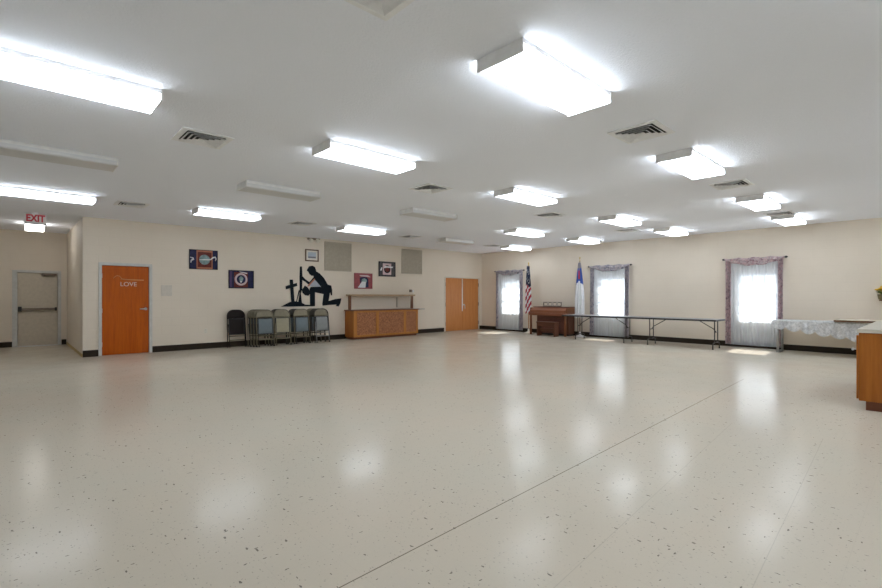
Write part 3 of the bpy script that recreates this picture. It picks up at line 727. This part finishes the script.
MB().box(-.015, .015, -.31, .31, .16, .26, .002).build('stretcher', M['organ'], t)
MB().box(-.10, -.075, -.31, .31, .33, .44, .002).build('apron', M['organ'], t)

# ------------------------------------------------------------------ flags
def flag(label, x, y, top, z1, z0, w0, w1, mats, mi, finial, base):
    t = thing('flag', label, 'flag', (x, y, 0), group='flags on floor stands')
    MB().lathe([(.17, 0), (.17, .025), (.10, .05), (.035, .075), (.03, .16), (.018, .17)], (0,0,0), 24).build('base', base, t)
    MB().tube([(0, 0, .10), (0, 0, top-.12)], .014, 10).build('pole', M['brown_frame'] if finial == 'cross' else M['oak'], t)
    f = MB()
    if finial == 'spear': f.lathe([(.012, top-.14), (.022, top-.12), (.012, top-.10), (.028, top-.06), (.004, top)], (0,0,0), 12)
    else: f.lathe([(.012, top-.14), (.02, top-.12), (.01, top-.10), (.01, top-.05), (.024, top-.03), (.02, top-.005), (.004, top)], (0,0,0), 12)
    f.build('finial', M['gold'], t)
    c = MB()
    def fn(u, v):
        w = w0+(w1-w0)*min(1, v*1.6)**.8; k = 3.5
        s = 2*PI*k*u
        return (-.035+.045*math.sin(s)*(.35+.65*min(1, v*2)), (.5-u)*w + .012*math.sin(2*s), z1-(z1-z0)*v - .05*(abs(2*u-1))*v + .03*math.sin(s)*v)
    c.grid(fn, 72, 90, mi); o = c.build('banner', mats, t)
def us(u, v):
    if v < .36+.10*u: return 0 if (int(u*30)+int(v*60)) % 11 else 1
    return 2 if int((u*.9+v*3.2)*4.0) % 2 else 1
def chf(u, v):
    e = abs(2*u-1)
    if v < .10: return 3
    if v < .40-.07*(1-e): 
        if .14 < v < .30 and .30 < u < .66: return 2
        return 0 if v > .16 or e > .4 else 3
    return 1
flag('furled red, white and blue striped flag on a pole left of the organ', 13.55, 9.96, 2.55, 2.40, .76, .10, .24, [M['flag_navy'], M['flag_white'], M['red']], us, 'spear', M['ivory'])
flag('hanging white flag with blue and red top on a pole right of the organ', 13.62, 7.97, 2.60, 2.42, .66, .06, .33, [M['flag_blue'], M['flag_white'], M['red'], M['grey_cloth']], chf, 'cross', M['print_white'])

# ------------------------------------------------------------------ curtains
def curtain(label, ya, yb, sa, sb, da, db, seed, cloth):
    """rod ya..yb, sheer sa..sb, side drape widths da (low y side) and db (high y side)"""
    t = thing('curtain', label, 'curtain', (XB, (ya+yb)/2, 0), group='curtains over the windows'); cy = (ya+yb)/2
    r = random.Random(seed)
    rod = MB(); rod.tube([(-.10, ya-cy, 2.292), (-.10, yb-cy, 2.292)], .011, 8); rod.build('rod', M['black_metal'], t)
    for y, s in ((ya-cy, -1), (yb-cy, 1)):
        MB().lathe([(.012, 0), (.026, s*.02), (.03, s*.04), (.02, s*.06), (.004, s*.075)], (-.10, 0, 0), 12, axis='y').build('finial', M['black_metal'], t).location = (0, y, 2.292)
        MB().tube([(-.001, y-s*.08, 2.27), (-.09, y-s*.08, 2.29)], .008, 6).build('bracket', M['black_metal'], t)
    s = MB(); w = sb-sa
    def fn(u, v):
        p = .016*math.sin(2*PI*u*19+.6*math.sin(9*u+seed)) + .008*math.sin(2*PI*u*31+seed)
        return (-.085+p*(.6+.5*v), sa-cy+w*u, 2.275-2.215*v)
    s.grid(fn, 190, 14); s.build('sheer_panel', M['sheer'], t)
    for (y0, y1) in ((sa-.03, sa-.03+da), (sb+.03-db, sb+.03)):
        d = MB(); yc = (y0+y1)/2-cy; hw = (y1-y0)/2
        def fd(u, v, yc=yc, hw=hw):
            k = hw*(.82+.25*abs(v-.35)); return (-.125+.028*math.sin(2*PI*u*3.2+v*1.5+seed), yc+(u-.5)*2*k, 2.27-2.20*v)
        d.grid(fd, 48, 16); d.build('drape', cloth, t)
    g = MB()
    def fs(u, v):
        y = sa-.05-cy+(w+.10)*u; sag = math.sin(PI*u)**.8
        return (-.135-.03*math.sin(PI*v)-.012*math.sin(v*14+u*6)+.03*v, y, 2.315+.012*math.sin(u*23+seed)-v*(.045+.155*sag))
    g.grid(fs, 60, 10); g.build('swag', cloth, t)
curtain('sheer white curtain with grey floral drapes nearest the double doors', 10.47, 11.78, 10.50, 11.72, .16, .10, 1, M['floral_grey'])
curtain('sheer white curtain with floral drapes behind the long folding table', 6.44, 7.77, 6.48, 7.72, .14, .14, 2, M['floral_grey'])
curtain('sheer white curtain with pink floral drapes beside the lace covered table', 2.57, 3.85, 2.61, 3.81, .12, .14, 3, M['floral'])

# ------------------------------------------------------------------ kitchen cabinet, flowers
t = thing('kitchen_cabinet', 'orange oak base cabinet cut by the right edge of the photo', 'cabinet', (8.45, .345, 0))
MB().box(-1.20, 1.20, -.30, .285, .105, .895, .003).build('body', M['cab'], t)
MB().box(-1.18, 1.20, -.28, .225, 0, .105).build('toe_kick', M['cab_dark'], t)
for k in range(5):
    a = -1.195+.48*k
    d = MB().box(a, a+.465, .2865, .307, .125, .865, .003).build('door', M['cab'], t)
    q = MB(); q.lathe([(.006, 0), (.006, .02), (.018, .03), (.014, .042), (.003, .046)], (a+(.03 if k % 2 == 0 else .435), .307, .70), 12, axis='y'); q.build('knob', M['print_white'], d)
tag(MB().box(7.235, 9.69, .03, .645, .8955, .94, .006).build('countertop', M['counter']), 'beige countertop on the orange cabinet at the right edge', 'countertop')
t = thing('wall_shelf', 'small dark wooden shelf on the right wall under the yellow flowers', 'shelf', (XB, .70, 1.22))
MB().box(-.20, -.002, -.25, .17, 0, .022, .003).build('board', M['oak_x'], t)
for y in (-.15, .08): MB().poly([(-.15, 0), (-.002, 0), (-.002, -.12)], y-.01, y+.01).build('bracket', M['oak_x'], t)
t = thing('flower_pot', 'yellow flowers in a small pot high at the right edge', 'flowers', (13.90, .82, 1.243))
MB().lathe([(.05, 0), (.07, .02), (.085, .12), (.078, .125), (.07, .11)], (0,0,0), 20).build('pot', M['pot'], t)
lf = MB()
for k in range(16):
    a = k*2.4; r_ = .05+.05*random.random(); lf.tube([(0,0,.10), (r_*.6*math.cos(a), r_*.6*math.sin(a), .16), (r_*1.3*math.cos(a), r_*1.3*math.sin(a), .17+.05*random.random())], [.006, .014, .002], 5)
lf.build('leaves', M['green'], t)
for k in range(9):
    a = k*2.4; r_ = .10*math.sqrt(k/8); cx_, cy_, cz_ = r_*math.cos(a), r_*math.sin(a), .26-.6*r_+.03*random.random()
    bl = MB()
    for p in range(7):
        pa = p*2*PI/7; dx, dy = math.cos(pa), math.sin(pa)
        bl.tube([(cx_, cy_, cz_), (cx_+dx*.025, cy_+dy*.025, cz_+.012), (cx_+dx*.048, cy_+dy*.048, cz_+.004)], [.008, .017, .004], 6)
    bl.lathe([(.004, -.006), (.014, .0), (.014, .012), (.004, .018)], (cx_, cy_, cz_), 8)
    bl.tube([(cx_*.3, cy_*.3, .10), (cx_, cy_, cz_)], .004, 5)
    bl.build('blossom', M['yellow'], t)

# ------------------------------------------------------------------ daylight, camera, render look
w = bpy.data.worlds.new('daylight'); sc.world = w; w.use_nodes = True
bg = w.node_tree.nodes['Background']; bg.inputs[0].default_value = (.86, .93, 1.0, 1); bg.inputs[1].default_value = 1.0
for k, (a, b) in enumerate(WIN):
    l = bpy.data.lights.new('window_portal', 'AREA'); l.shape = 'RECTANGLE'; l.size = b-a; l.size_y = WZ[1]-WZ[0]; l.cycles.is_portal = True
    o = bpy.data.objects.new('window_portal', l); C.objects.link(o); o.location = (XB+.22, (a+b)/2, sum(WZ)/2); o.rotation_euler = (PI/2, 0, PI/2)
sun = bpy.data.lights.new('sun', 'SUN'); sun.energy = 13; sun.angle = .009; sun.color = (1, .97, .92)
o = bpy.data.objects.new('sun', sun); C.objects.link(o); o.location = (20, 6, 8)
o.rotation_euler = Vector((-1, -.07, -1.08)).to_track_quat('-Z', 'Y').to_euler()

cam = bpy.data.cameras.new('camera'); co_ = bpy.data.objects.new('camera', cam); C.objects.link(co_)
F = 462.8
cam.sensor_width = 36; cam.lens = F/882*36; cam.shift_y = 2.4/882; cam.clip_start = .05; cam.clip_end = 200
co_.location = (0, 0, 1.32); co_.rotation_euler = (PI/2, 0, math.atan2(.7318, .6815)-PI/2)
sc.camera = co_
sc.view_settings.view_transform = 'Standard'; sc.view_settings.look = 'None'; sc.view_settings.gamma = 1; sc.view_settings.use_curve_mapping = False
sc.view_settings.exposure = 1.28
cy = sc.cycles; cy.use_denoising = True; cy.max_bounces = 14; cy.diffuse_bounces = 10; cy.transparent_max_bounces = 12; cy.sample_clamp_indirect = 6; cy.caustics_reflective = False; cy.caustics_refractive = False
